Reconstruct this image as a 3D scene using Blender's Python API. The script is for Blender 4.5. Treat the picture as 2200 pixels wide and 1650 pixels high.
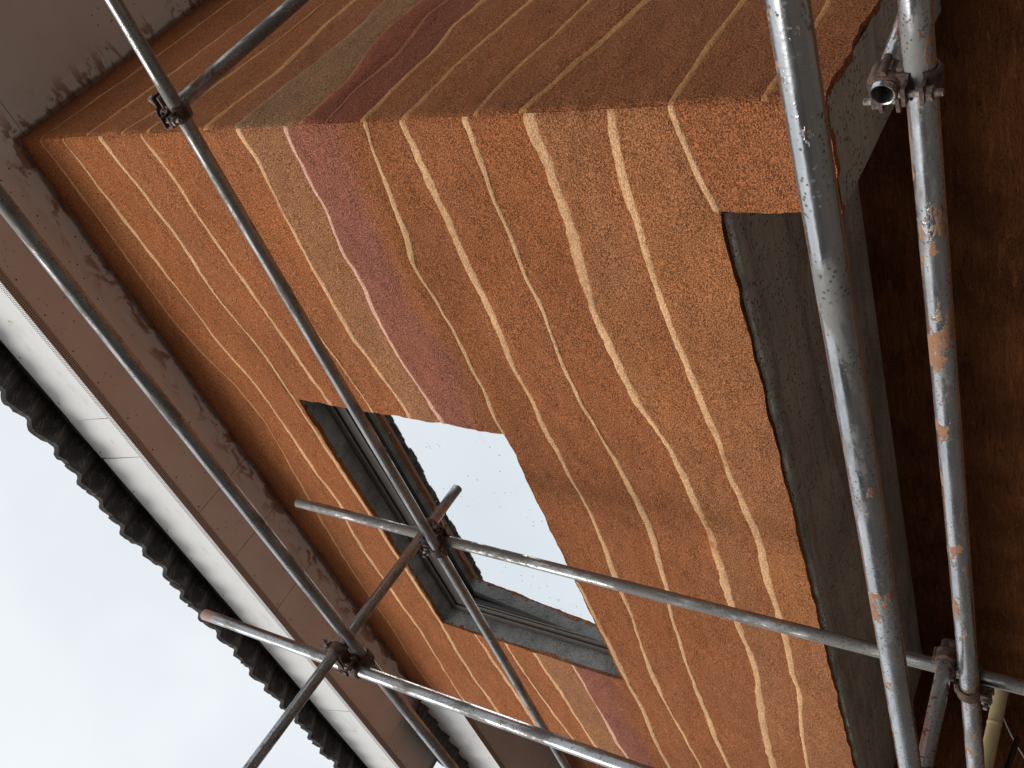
import bpy, bmesh, math, random
import numpy as np
from mathutils import Vector, Matrix

# ------------------------------------------------------------------ scene, camera, sky, sun
for o in list(bpy.data.objects):
    bpy.data.objects.remove(o, do_unlink=True)
scene = bpy.context.scene
COL = scene.collection
random.seed(7)
GZ = -1.6                     # ground level (the camera is the origin, held 1.6 m up)

cam_d = bpy.data.cameras.new('camera')
cam = bpy.data.objects.new('camera', cam_d)
COL.objects.link(cam)
cam_d.sensor_fit = 'HORIZONTAL'
cam_d.sensor_width = 36.0
cam_d.lens = 2147.35 / 2200.0 * 36.0
cam_d.clip_start = 0.05
cam_d.clip_end = 3000
_R = ((-0.32703093, 0.47159087, -0.81893395),      # image right in world axes
      (-0.71835298, -0.68711563, -0.10881685),     # image down
      (-0.61401935, 0.55269717, 0.56347677))       # view direction
cam.matrix_world = Matrix(((_R[0][0], -_R[1][0], -_R[2][0], 0),
                           (_R[0][1], -_R[1][1], -_R[2][1], 0),
                           (_R[0][2], -_R[1][2], -_R[2][2], 0),
                           (0, 0, 0, 1)))
scene.camera = cam

SUN_EL, SUN_AZ = 32.0, 186.0          # elevation; compass bearing, clockwise from +Y
world = bpy.data.worlds.new('World')
scene.world = world
world.use_nodes = True
wn, wl = world.node_tree.nodes, world.node_tree.links
for n in list(wn):
    wn.remove(n)
w_out = wn.new('ShaderNodeOutputWorld')
w_bg = wn.new('ShaderNodeBackground')
w_sky = wn.new('ShaderNodeTexSky')
w_sky.sky_type = 'NISHITA'
w_sky.sun_disc = False
w_sky.sun_elevation = math.radians(SUN_EL)
w_sky.sun_rotation = math.radians(SUN_AZ)
w_sky.air_density = 1.2
w_sky.dust_density = 3.0
w_tc = wn.new('ShaderNodeTexCoord')
w_noise = wn.new('ShaderNodeTexNoise')
w_noise.inputs['Scale'].default_value = 1.6
w_noise.inputs['Detail'].default_value = 5.0
w_noise.inputs['Roughness'].default_value = 0.55
w_ramp = wn.new('ShaderNodeValToRGB')
w_ramp.color_ramp.elements[0].position = 0.30
w_ramp.color_ramp.elements[0].color = (6.3, 6.65, 7.0, 1)
w_ramp.color_ramp.elements[1].position = 0.62
w_ramp.color_ramp.elements[1].color = (8.1, 8.4, 8.7, 1)
w_mix = wn.new('ShaderNodeMix')
w_mix.data_type = 'RGBA'
w_mix.inputs['Factor'].default_value = 0.92     # closed cloud cover over the clear sky
wl.new(w_tc.outputs['Generated'], w_noise.inputs['Vector'])
wl.new(w_noise.outputs['Fac'], w_ramp.inputs['Fac'])
wl.new(w_sky.outputs['Color'], w_mix.inputs['A'])
wl.new(w_ramp.outputs['Color'], w_mix.inputs['B'])
wl.new(w_mix.outputs['Result'], w_bg.inputs['Color'])
w_bg.inputs['Strength'].default_value = 0.10
wl.new(w_bg.outputs['Background'], w_out.inputs['Surface'])

sun_d = bpy.data.lights.new('sun', 'SUN')
sun_d.energy = 1.5
sun_d.angle = math.radians(28)
sun_d.color = (1.0, 0.96, 0.90)
sun = bpy.data.objects.new('sun', sun_d)
COL.objects.link(sun)
_el, _az = math.radians(SUN_EL), math.radians(SUN_AZ)
_dir = Vector((math.sin(_az) * math.cos(_el), math.cos(_az) * math.cos(_el), math.sin(_el)))
sun.rotation_euler = (-_dir).to_track_quat('-Z', 'Y').to_euler()
sun.location = _dir * 40

vs = scene.view_settings
vs.view_transform = 'Standard'
vs.look = 'None'
vs.exposure = 0.32
vs.gamma = 1.0
vs.use_curve_mapping = False

# ------------------------------------------------------------------ helpers
def tag(o, label=None, cat=None, group=None, kind=None):
    if label: o['label'] = label
    if cat: o['category'] = cat
    if group: o['group'] = group
    if kind: o['kind'] = kind
    return o

def empty(name, loc=(0, 0, 0)):
    o = bpy.data.objects.new(name, None)
    o.empty_display_size = 0.1
    o.location = loc
    COL.objects.link(o)
    return o

def base_of(o):
    """world position of the top-level object (no rotation used on parents)"""
    p = Vector((0, 0, 0))
    while o is not None:
        p = p + o.location
        o = o.parent
    return p

def link(o, parent):
    """link o, whose mesh is in world coordinates, under parent"""
    COL.objects.link(o)
    if parent is not None:
        o.location = o.location - base_of(parent)
        o.parent = parent
    return o

def mesh(name, verts, faces, smooth=False):
    me = bpy.data.meshes.new(name)
    me.from_pydata([tuple(v) for v in verts], [], [tuple(f) for f in faces])
    if smooth:
        me.polygons.foreach_set('use_smooth', [True] * len(me.polygons))
    me.update()
    return me

def obj(name, verts, faces, mat, parent=None, smooth=False):
    me = mesh(name, verts, faces, smooth)
    me.materials.append(mat)
    return link(bpy.data.objects.new(name, me), parent)

BOXF = ((0, 3, 2, 1), (4, 5, 6, 7), (0, 1, 5, 4), (1, 2, 6, 5), (2, 3, 7, 6), (3, 0, 4, 7))
def boxes(lst):
    V, F = [], []
    for x0, x1, y0, y1, z0, z1 in lst:
        b = len(V)
        V += [(x0, y0, z0), (x1, y0, z0), (x1, y1, z0), (x0, y1, z0), (x0, y0, z1), (x1, y0, z1), (x1, y1, z1), (x0, y1, z1)]
        F += [tuple(b + i for i in f) for f in BOXF]
    return V, F

def box_obj(name, lst, mat, parent=None, bevel=0.0):
    V, F = boxes(lst)
    o = obj(name, V, F, mat, parent)
    if bevel:
        bm = bmesh.new(); bm.from_mesh(o.data)
        bmesh.ops.bevel(bm, geom=list(bm.edges), offset=bevel, segments=2, affect='EDGES', profile=0.6)
        bm.to_mesh(o.data); bm.free()
    return o

# value noise on arrays
def _hash(i, j, k, seed):
    h = (i * 374761393 + j * 668265263 + k * 2147483647 + seed * 1274126177) & 0xFFFFFFFF
    h = ((h ^ (h >> 13)) * 1274126177) & 0xFFFFFFFF
    h = (h ^ (h >> 16)) & 0xFFFFFFFF
    return h.astype(np.float64) / 4294967295.0

def vnoise(x, y, z, seed=0):
    x, y, z = np.broadcast_arrays(np.asarray(x, float), np.asarray(y, float), np.asarray(z, float))
    xi, yi, zi = np.floor(x).astype(np.int64), np.floor(y).astype(np.int64), np.floor(z).astype(np.int64)
    fx, fy, fz = x - xi, y - yi, z - zi
    fx, fy, fz = [t * t * (3 - 2 * t) for t in (fx, fy, fz)]
    r = 0
    for a in (0, 1):
        for b in (0, 1):
            for c in (0, 1):
                w = (fx if a else 1 - fx) * (fy if b else 1 - fy) * (fz if c else 1 - fz)
                r = r + w * _hash(xi + a, yi + b, zi + c, seed)
    return r * 2 - 1

def fbm(x, y, z, seed=0, octv=3):
    r, a, s = 0, 1.0, 0
    for i in range(octv):
        r = r + a * vnoise(x * 2 ** i, y * 2 ** i, z * 2 ** i, seed + i * 17)
        s += a; a *= 0.5
    return r / s

# ------------------------------------------------------------------ materials
class NT:
    def __init__(s, name):
        s.m = bpy.data.materials.new(name)
        s.m.use_nodes = True
        s.t = s.m.node_tree
        s.N, s.L = s.t.nodes, s.t.links
        s.b = s.N['Principled BSDF']
        s.tc = s.N.new('ShaderNodeTexCoord')
        s.co = s.tc.outputs['Object']
    def set(s, **k):
        for n, v in k.items():
            s.b.inputs[n.replace('_', ' ')].default_value = v
    def link(s, a, b): s.L.new(a, b)
    def mapping(s, scale, rot=(0, 0, 0), loc=(0, 0, 0)):
        n = s.N.new('ShaderNodeMapping'); n.inputs['Scale'].default_value = scale
        n.inputs['Rotation'].default_value = rot; n.inputs['Location'].default_value = loc
        s.link(s.co, n.inputs['Vector']); return n.outputs['Vector']
    def noise(s, scale, detail=3, rough=0.5, vec=None, dist=0.0):
        n = s.N.new('ShaderNodeTexNoise')
        n.inputs['Scale'].default_value = scale; n.inputs['Detail'].default_value = detail
        n.inputs['Roughness'].default_value = rough; n.inputs['Distortion'].default_value = dist
        s.link(vec or s.co, n.inputs['Vector']); return n.outputs['Fac']
    def voro(s, scale, vec=None, rnd=1.0, feature='F1'):
        n = s.N.new('ShaderNodeTexVoronoi'); n.feature = feature
        n.inputs['Scale'].default_value = scale; n.inputs['Randomness'].default_value = rnd
        s.link(vec or s.co, n.inputs['Vector']); return n.outputs['Distance']
    def ramp(s, fac, a, b, ca=0.0, cb=1.0):
        n = s.N.new('ShaderNodeMapRange'); n.interpolation_type = 'SMOOTHSTEP'
        n.inputs['From Min'].default_value = a; n.inputs['From Max'].default_value = b
        n.inputs['To Min'].default_value = ca; n.inputs['To Max'].default_value = cb
        s.link(fac, n.inputs['Value']); return n.outputs['Result']
    def math(s, op, a, b):
        n = s.N.new('ShaderNodeMath'); n.operation = op
        for i, v in enumerate((a, b)):
            if v is None: continue
            if isinstance(v, (int, float)): n.inputs[i].default_value = v
            else: s.link(v, n.inputs[i])
        return n.outputs[0]
    def mix(s, fac, a, b, mode='MIX'):
        n = s.N.new('ShaderNodeMix'); n.data_type = 'RGBA'; n.blend_type = mode
        for key, v in (('Factor', fac), ('A', a), ('B', b)):
            if isinstance(v, (int, float)): n.inputs[key].default_value = v
            elif isinstance(v, tuple): n.inputs[key].default_value = v if len(v) == 4 else v + (1,)
            else: s.link(v, n.inputs[key])
        return n.outputs['Result']
    def sep(s):
        n = s.N.new('ShaderNodeSeparateXYZ'); s.link(s.co, n.inputs[0]); return n.outputs
    def bump(s, h, strength, dist, prev=None):
        n = s.N.new('ShaderNodeBump'); n.inputs['Strength'].default_value = strength
        n.inputs['Distance'].default_value = dist; s.link(h, n.inputs['Height'])
        if prev is not None: s.link(prev, n.inputs['Normal'])
        return n.outputs['Normal']
    def color(s, c): s.link(c, s.b.inputs['Base Color'])
    def normal(s, n): s.link(n, s.b.inputs['Normal'])
    def rough(s, r):
        if isinstance(r, (int, float)): s.b.inputs['Roughness'].default_value = r
        else: s.link(r, s.b.inputs['Roughness'])

def grey3(s, v):
    n = s.N.new('ShaderNodeCombineColor')
    for i in range(3): s.link(v, n.inputs[i])
    return n.outputs[0]

def stucco_mat(name, grain, speck, bstr):
    s = NT(name)
    s.set(Roughness=0.95); s.b.inputs['Specular IOR Level'].default_value = 0.15
    a = s.N.new('ShaderNodeAttribute'); a.attribute_name = 'Col'
    g1 = s.noise(grain, 2, 0.6)
    g2 = s.noise(grain * 2.3, 2, 0.6)
    vor = s.voro(grain * 0.9)
    sp = s.math('MULTIPLY', s.ramp(g1, 0.34, 0.66, 1 - speck, 1 + speck * 0.75), s.ramp(g2, 0.3, 0.7, 1 - speck * 0.45, 1 + speck * 0.45))  # grain tone; hollows painted darker to add to weak bump shading
    c = s.mix(1.0, a.outputs['Color'], grey3(s, sp), 'MULTIPLY')
    big = s.noise(2.2, 4, 0.6)
    c = s.mix(1.0, c, grey3(s, s.ramp(big, 0.3, 0.7, 0.91, 1.07)), 'MULTIPLY')
    s.color(c)
    h = s.math('ADD', g1, s.math('MULTIPLY', vor, -0.5))
    n = s.bump(s.noise(1.0, 4, 0.55, s.mapping((14, 14, 17))), 0.45, 0.03)
    s.normal(s.bump(h, bstr, 0.006, n))
    return s.m

M = {}
M['stucco'] = stucco_mat('coarse_earth_render', 215, 0.60, 1.0)
M['seam'] = stucco_mat('smooth_seam_render', 185, 0.30, 0.7)

s = NT('rust_orange_render')                       # porch walls, trowelled
s.set(Roughness=0.9); s.b.inputs['Specular IOR Level'].default_value = 0.2
tr = s.noise(1.0, 5, 0.65, s.mapping((5, 5, 34), (0, 0.35, 0)), 1.2)
bl = s.noise(3.0, 4, 0.6)
c = s.mix(s.ramp(bl, 0.3, 0.7), (0.15, 0.047, 0.014), (0.31, 0.112, 0.036))
c = s.mix(s.ramp(s.noise(1.0, 5, 0.75, s.mapping((20, 20, 55), (0, 0.4, 0)), 0.6), 0.60, 0.68, 0, 0.9), c, (0.06, 0.022, 0.010))
c = s.mix(s.ramp(s.noise(1.0, 5, 0.7, s.mapping((7, 7, 26), (0, -0.35, 0), (5, 1, 2)), 1.0), 0.56, 0.66, 0, 0.6), c, (0.40, 0.16, 0.06))
s.color(c)
arc = s.noise(1.0, 5, 0.7, s.mapping((9, 9, 40), (0, -0.5, 0), (4, 0, 2)), 2.5)
s.normal(s.bump(tr, 1.0, 0.035, s.bump(arc, 1.0, 0.025, s.bump(s.noise(60, 3, 0.6), 0.35, 0.004))))
M['porch'] = s.m

def concrete_mat(name, col, pit):
    s = NT(name)
    s.set(Roughness=0.92); s.b.inputs['Specular IOR Level'].default_value = 0.2
    big = s.noise(2.6, 5, 0.6)
    c = s.mix(s.ramp(big, 0.3, 0.7), tuple(x * 0.78 for x in col), tuple(x * 1.15 for x in col))
    st = s.noise(1.0, 4, 0.6, s.mapping((3, 60, 60)))
    c = s.mix(s.ramp(st, 0.4, 0.7, 0.0, 0.45), c, tuple(x * 0.6 for x in col))
    stn = s.noise(1.0, 5, 0.7, s.mapping((1.3, 5, 5), (0, 0, 0.15), (2, 3, 1)), 0.8)
    c = s.mix(s.ramp(stn, 0.48, 0.62, 0.0, 0.55), c, tuple(x * 0.45 for x in col))
    smn = s.noise(1.0, 5, 0.65, s.mapping((6, 3.5, 6), (0, 0, 0.3), (1.7, 0.4, 0)), 0.6)
    c = s.mix(s.ramp(smn, 0.665, 0.70, 0, 0.9), c, (0.30, 0.11, 0.04))
    v = s.voro(64); v2 = s.noise(14, 2)
    hole = s.math('MULTIPLY', s.ramp(v, 0.16, 0.32, 1, 0), s.ramp(v2, 0.40, 0.56))
    c = s.mix(s.math('MULTIPLY', hole, pit), c, tuple(x * 0.28 for x in col))
    s.color(c)
    h = s.math('SUBTRACT', s.noise(70, 3, 0.6), s.math('MULTIPLY', hole, 1.5))
    n0 = s.bump(st, 0.7, 0.008, s.bump(big, 0.6, 0.05))
    s.normal(s.bump(h, 0.9, 0.008, n0))
    return s.m
M['concrete'] = concrete_mat('board_marked_concrete', (0.48, 0.45, 0.405), 0.85)

s = NT('stippled_grey_mortar')
s.set(Roughness=0.95)
nn = s.noise(75, 3, 0.65); big = s.noise(7, 4, 0.6)
c = s.mix(s.ramp(big, 0.3, 0.7), (0.21, 0.207, 0.20), (0.40, 0.395, 0.385))
c = s.mix(s.ramp(nn, 0.3, 0.5, 0.6, 0.0), c, (0.07, 0.07, 0.072))
s.color(c); s.normal(s.bump(nn, 1.0, 0.01))
M['mortar'] = s.m

s = NT('taupe_coated_aluminium')
s.set(Roughness=0.42, Metallic=0.25); s.b.inputs['Base Color'].default_value = (0.235, 0.205, 0.18, 1)
c = s.mix(s.ramp(s.noise(30, 4, 0.7), 0.5, 0.75), (0.075, 0.065, 0.057), (0.12, 0.106, 0.094)); s.color(c)
M['frame'] = s.m
s = NT('black_rubber_gasket'); s.set(Roughness=0.5); s.b.inputs['Base Color'].default_value = (0.012, 0.012, 0.013, 1)
M['gasket'] = s.m

s = NT('coated_reflective_glass')                  # mirror-coated solar glass with dried dirt specks
s.set(Roughness=0.015, Metallic=1.0); s.b.inputs['Base Color'].default_value = (0.86, 0.89, 0.90, 1)
spk = s.math('MULTIPLY', s.ramp(s.voro(26), 0.10, 0.14, 1, 0), s.ramp(s.noise(5, 2), 0.52, 0.58))
smr = s.ramp(s.noise(1.0, 4, 0.6, s.mapping((3, 3, 11), (0, 0.5, 0))), 0.64, 0.78, 0, 0.10)
dif = s.N.new('ShaderNodeBsdfDiffuse'); dif.inputs['Color'].default_value = (0.20, 0.19, 0.18, 1)
mx = s.N.new('ShaderNodeMixShader')
s.link(s.math('MAXIMUM', s.math('MULTIPLY', spk, 0.65), smr), mx.inputs[0])
s.link(s.b.outputs[0], mx.inputs[1]); s.link(dif.outputs[0], mx.inputs[2])
s.link(mx.outputs[0], s.N['Material Output'].inputs['Surface'])
s.normal(s.bump(s.noise(1.6, 1), 0.02, 0.02))
M['glass'] = s.m

s = NT('grey_pink_soffit_board')
s.set(Roughness=0.85); s.b.inputs['Specular IOR Level'].default_value = 0.2
xyz = s.sep()
base = s.mix(s.ramp(s.noise(3, 4, 0.6), 0.3, 0.7), (0.76, 0.695, 0.665), (0.82, 0.765, 0.74))
# distance from the render line: front soffit uses y = 2, side soffit uses x = -1.136
df = s.math('SUBTRACT', 2.0, xyz[1]); dx = s.math('ADD', xyz[0], 1.136)
dd = s.math('MAXIMUM', df, dx)
dn = s.math('ADD', dd, s.math('MULTIPLY', s.math('SUBTRACT', s.noise(9, 4, 0.6), 0.5), 0.05))
base = s.mix(s.ramp(dn, 0.085, 0.105, 0.75, 0.0), base, (0.82, 0.79, 0.77))
strk = s.noise(1.0, 4, 0.62, s.mapping((7, 16, 16), (0, 0, 0.5)), 0.8)
smear = s.math('MULTIPLY', s.ramp(strk, 0.50, 0.60), s.ramp(dn, 0.03, 0.15, 0.85, 0.0))
base = s.mix(smear, base, (0.36, 0.155, 0.095))
rim = s.ramp(dn, 0.012, 0.030, 0.8, 0.0)
base = s.mix(rim, base, (0.17, 0.07, 0.045))
spl = s.math('MULTIPLY', s.ramp(s.voro(30), 0.10, 0.17, 1, 0), s.ramp(s.noise(5.5, 3), 0.50, 0.58))
spl = s.math('MULTIPLY', spl, s.ramp(dd, 0.1, 0.45, 1.0, 0.35))
base = s.mix(s.math('MULTIPLY', spl, 0.9), base, (0.10, 0.048, 0.032))
s.color(base); s.normal(s.bump(s.noise(40, 3), 0.08, 0.004))
M['soffit'] = s.m

s = NT('plain_soffit_board')
s.set(Roughness=0.85)
s.color(s.mix(s.ramp(s.noise(4, 4, 0.6), 0.3, 0.7), (0.70, 0.635, 0.605), (0.78, 0.72, 0.69)))
M['soffit_plain'] = s.m

s = NT('white_fibre_cement_board')
s.set(Roughness=0.75)
c = s.mix(s.ramp(s.noise(1.0, 5, 0.65, s.mapping((6, 6, 18), (0.3, 0.4, 0))), 0.52, 0.72), (0.86, 0.865, 0.87), (0.74, 0.74, 0.73))
c = s.mix(s.ramp(s.noise(6, 4, 0.7), 0.66, 0.72), c, (0.62, 0.50, 0.42))
s.color(c); s.normal(s.bump(s.noise(50, 3), 0.06, 0.003))
M['fascia'] = s.m

def bead_mat(name, col, rot=(0, 0, 0)):
    s = NT(name); s.set(Roughness=0.55)
    vn = s.N.new('ShaderNodeTexVoronoi'); vn.voronoi_dimensions = '2D'; vn.inputs['Randomness'].default_value = 0.0
    vn.inputs['Scale'].default_value = 105
    vec = s.mapping((1, 1, 1), rot, (0, 0, 0))
    s.link(vec, vn.inputs['Vector']); v = vn.outputs['Distance']
    s.color(s.mix(s.ramp(v, 0.28, 0.36, 1, 0), col, (0.02, 0.015, 0.012)))
    return s.m
M['bead_white'] = bead_mat('perforated_white_corner_bead', (0.78, 0.79, 0.80), (math.radians(-90), 0, 0))
M['bead_brown'] = bead_mat('perforated_soffit_bead', (0.55, 0.47, 0.42))
s = NT('dark_screw_head'); s.set(Roughness=0.6); s.b.inputs['Base Color'].default_value = (0.02, 0.018, 0.016, 1)
M['screw'] = s.m

s = NT('dark_slate_grey_tile')
s.set(Roughness=0.8)
c = s.mix(s.ramp(s.noise(8, 5, 0.65), 0.35, 0.7), (0.030, 0.029, 0.030), (0.075, 0.070, 0.068))
wv = s.noise(1.0, 5, 0.6, s.mapping((10, 4, 10)), 2.2)
c = s.mix(s.math('MULTIPLY', s.ramp(s.math('ABSOLUTE', s.math('SUBTRACT', wv, 0.5), None), 0.0, 0.035, 1, 0), 0.6), c, (0.17, 0.16, 0.15))
s.color(c); s.normal(s.bump(s.noise(30, 4, 0.6), 0.5, 0.006))
M['tile'] = s.m
s = NT('dark_bedding_mortar'); s.set(Roughness=0.95); s.b.inputs['Base Color'].default_value = (0.05, 0.048, 0.047, 1)
s.normal(s.bump(s.noise(35, 4, 0.7), 0.8, 0.012))
M['bedding'] = s.m

def tube_mat(name, rust, mud, grime, red=0.0, tint=(0.50, 0.515, 0.53), gloss=0.30, tip=None):
    s = NT(name)
    st = s.noise(1.0, 4, 0.6, s.mapping((40, 40, 5)))
    c = s.mix(s.ramp(st, 0.3, 0.7), tuple(x * 0.72 for x in tint), tint)
    g = s.noise(1.0, 5, 0.65, s.mapping((14, 14, 5)))
    gm = s.ramp(g, 0.62 - grime * 0.3, 0.80 - grime * 0.3, 0, 0.75)
    c = s.mix(gm, c, (0.115, 0.104, 0.09))
    r = s.noise(1.0, 5, 0.7, s.mapping((17, 17, 9), (0, 0, 0), (3, 1, 7)), 0.5)
    rm = s.ramp(r, 0.70 - rust * 0.3, 0.78 - rust * 0.3)
    c = s.mix(rm, c, s.mix(s.noise(60, 3, 0.6), (0.10, 0.040, 0.016), (0.28, 0.11, 0.045)))
    u = s.noise(1.0, 5, 0.65, s.mapping((20, 20, 12), (0, 0, 0), (9, 4, 2)), 0.3)
    um = s.ramp(u, 0.72 - mud * 0.3, 0.75 - mud * 0.3)
    c = s.mix(um, c, s.mix(s.noise(45, 2), (0.26, 0.115, 0.052), (0.40, 0.22, 0.125)))
    dirt = s.math('MAXIMUM', s.math('MAXIMUM', rm, um), gm)
    if red:
        q = s.noise(1.0, 4, 0.6, s.mapping((13, 13, 22), (0.5, 0.3, 0), (2, 5, 1)), 1.4)
        qm = s.ramp(q, 0.70 - red * 0.3, 0.72 - red * 0.3)
        c = s.mix(qm, c, (0.12, 0.018, 0.018)); dirt = s.math('MAXIMUM', dirt, qm)
    dots = s.math('MULTIPLY', s.ramp(s.voro(120), 0.20, 0.34, 1, 0), s.ramp(s.noise(8, 3), 0.40, 0.56))
    dots2 = s.math('MULTIPLY', s.ramp(s.voro(52), 0.10, 0.17, 1, 0), s.ramp(s.noise(6, 2), 0.45, 0.55))
    dots = s.math('MAXIMUM', dots, dots2)
    c = s.mix(s.math('MULTIPLY', dots, 0.85), c, (0.06, 0.052, 0.045))
    dirt = s.math('MAXIMUM', dirt, s.math('MULTIPLY', dots, 0.8))
    blot = s.ramp(s.noise(1.0, 4, 0.6, s.mapping((26, 26, 17), (0, 0, 0), (5, 8, 3))), 0.70, 0.73)
    c = s.mix(s.math('MULTIPLY', blot, 0.8), c, (0.42, 0.39, 0.34))
    dirt = s.math('MAXIMUM', dirt, s.math('MULTIPLY', blot, 0.9))
    ringn = s.noise(1.0, 4, 0.7, s.mapping((6, 6, 230)))
    c = s.mix(s.ramp(ringn, 0.55, 0.70, 0, 0.45), c, tuple(x * 0.45 for x in tint))
    if tip:                                           # paint left on the first centimetres of the tube
        zz = s.math('ADD', s.sep()[2], s.math('MULTIPLY', s.math('SUBTRACT', s.noise(30, 4, 0.7), 0.5), 0.16))
        tm = s.ramp(zz, 0.06, 0.085, 0.8, 0.0)
        c = s.mix(tm, c, tip); dirt = s.math('MAXIMUM', dirt, tm)
    s.color(c)
    s.link(s.ramp(dirt, 0, 1, 0.95, 0.05), s.b.inputs['Metallic'])
    rr = s.ramp(s.noise(1.0, 4, 0.6, s.mapping((30, 30, 8))), 0.3, 0.7, gloss - 0.08, gloss + 0.06)
    s.rough(s.math('MAXIMUM', rr, s.math('MULTIPLY', dirt, 0.85)))
    s.normal(s.bump(s.math('ADD', s.math('MULTIPLY', s.noise(120, 3), .35), s.math('MULTIPLY', um, 1.6)), 0.30, 0.003))
    return s.m
M['tube_clean'] = tube_mat('galvanised_tube', 0.34, 0.14, 0.60, 0, (0.42, 0.43, 0.44), 0.30)
M['tube_tip'] = tube_mat('paint_tipped_tube', 0.22, 0.16, 0.60, 0, (0.42, 0.43, 0.435), 0.32, (0.42, 0.24, 0.20))
M['tube_bright'] = tube_mat('bright_galvanised_tube', 0.30, 0.36, 0.46, 0, (0.56, 0.575, 0.59), 0.24)
M['tube_mud'] = tube_mat('mud_splashed_tube', 0.42, 0.52, 0.46, 0, (0.58, 0.595, 0.61), 0.26)
M['tube_rust'] = tube_mat('weathered_tube', 0.32, 0.12, 0.55, 0, (0.42, 0.42, 0.41), 0.34)
M['tube_grime'] = tube_mat('mortar_crusted_tube', 0.32, 0.16, 0.85, 0, (0.44, 0.44, 0.43), 0.32)
M['tube_red'] = tube_mat('paint_smeared_tube', 0.20, 0.20, 0.70, 0.46)
M['tube_green'] = tube_mat('dark_green_conduit', 0.0, 0.1, 0.1, 0, (0.05, 0.15, 0.115), 0.4)

s = NT('rusty_cast_coupler')
rn = s.noise(45, 5, 0.7)
s.color(s.mix(s.ramp(rn, 0.35, 0.65), (0.045, 0.028, 0.022), (0.16, 0.095, 0.07)))
s.set(Roughness=0.72, Metallic=0.35); s.normal(s.bump(rn, 0.6, 0.004))
M['coupler'] = s.m
s = NT('worn_steel_bolt')
s.color(s.mix(s.ramp(s.noise(60, 3), 0.4, 0.6), (0.10, 0.07, 0.055), (0.30, 0.27, 0.24))); s.set(Roughness=0.5, Metallic=0.7)
M['bolt'] = s.m

s = NT('dry_bamboo')
c = s.mix(s.ramp(s.noise(1.0, 4, 0.6, s.mapping((50, 50, 3))), 0.3, 0.7), (0.36, 0.27, 0.13), (0.50, 0.40, 0.22))
s.color(c); s.set(Roughness=0.5)
M['bamboo'] = s.m
s = NT('white_cable_sheath'); s.set(Roughness=0.4); s.b.inputs['Base Color'].default_value = (0.7, 0.69, 0.66, 1)
M['cable'] = s.m
s = NT('trodden_building_soil'); s.set(Roughness=1.0)
s.color(s.mix(s.ramp(s.noise(0.8, 6, 0.65), 0.3, 0.7), (0.13, 0.105, 0.085), (0.20, 0.165, 0.135)))
s.normal(s.bump(s.noise(6, 6, 0.7), 0.6, 0.05)); M['ground'] = s.m
s = NT('grey_brick_shade_block'); s.set(Roughness=0.95)
s.color(s.mix(s.ramp(s.noise(1.5, 5), 0.3, 0.7), (0.10, 0.085, 0.075), (0.16, 0.135, 0.115))); M['shade_block'] = s.m

# ------------------------------------------------------------------ the setting
XC, YC = -1.136, 2.0            # the house corner
ZS = 4.08                       # soffit level
ZLOW, ZHEAD = 0.755, 1.07       # underside of the side beam, porch ceiling
XL = -5.38                      # far end of the front wall
WX0, WX1, WZ0, WZ1 = -4.29, -2.51, 2.19, 3.34     # window opening
YG = 2.140                       # glass plane
PB_Y = 3.03                     # porch back wall

gv = [(-400, -400, GZ), (400, -400, GZ), (400, 400, GZ), (-400, 400, GZ)]
tag(obj('ground', gv, [(0, 1, 2, 3)], M['ground']), kind='structure')

house = tag(empty('house', (-3.26, 3.6, GZ)), 'ochre rammed-earth house corner with striped walls, tiled eave and reflective window', 'house')

# ---- base walls behind the render
front_wall = box_obj('front_wall', [
    (XL + .03, WX0 - .004, YC + .03, 2.36, ZHEAD + .004, ZS - .004),
    (WX1 + .004, XC - .03, YC + .03, 2.36, ZHEAD + .004, ZS - .004),
    (WX0 - .004, WX1 + .004, YC + .031, 2.36, ZHEAD + .005, WZ0 - .004),
    (WX0 - .004, WX1 + .004, YC + .031, 2.36, WZ1 + .004, ZS - .005)], M['mortar'], house)
side_wall = box_obj('side_wall', [(XC - .299, XC - .03, YC + .033, 7.0, ZLOW + .008, ZS - .003)], M['mortar'], house)
# inner mass of the upper floor, dark behind the glass
box_obj('upper_floor', [(XL + .04, XC - .32, 2.37, 7.0, ZHEAD + .02, ZS + .3)], M['mortar'], house)

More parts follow.
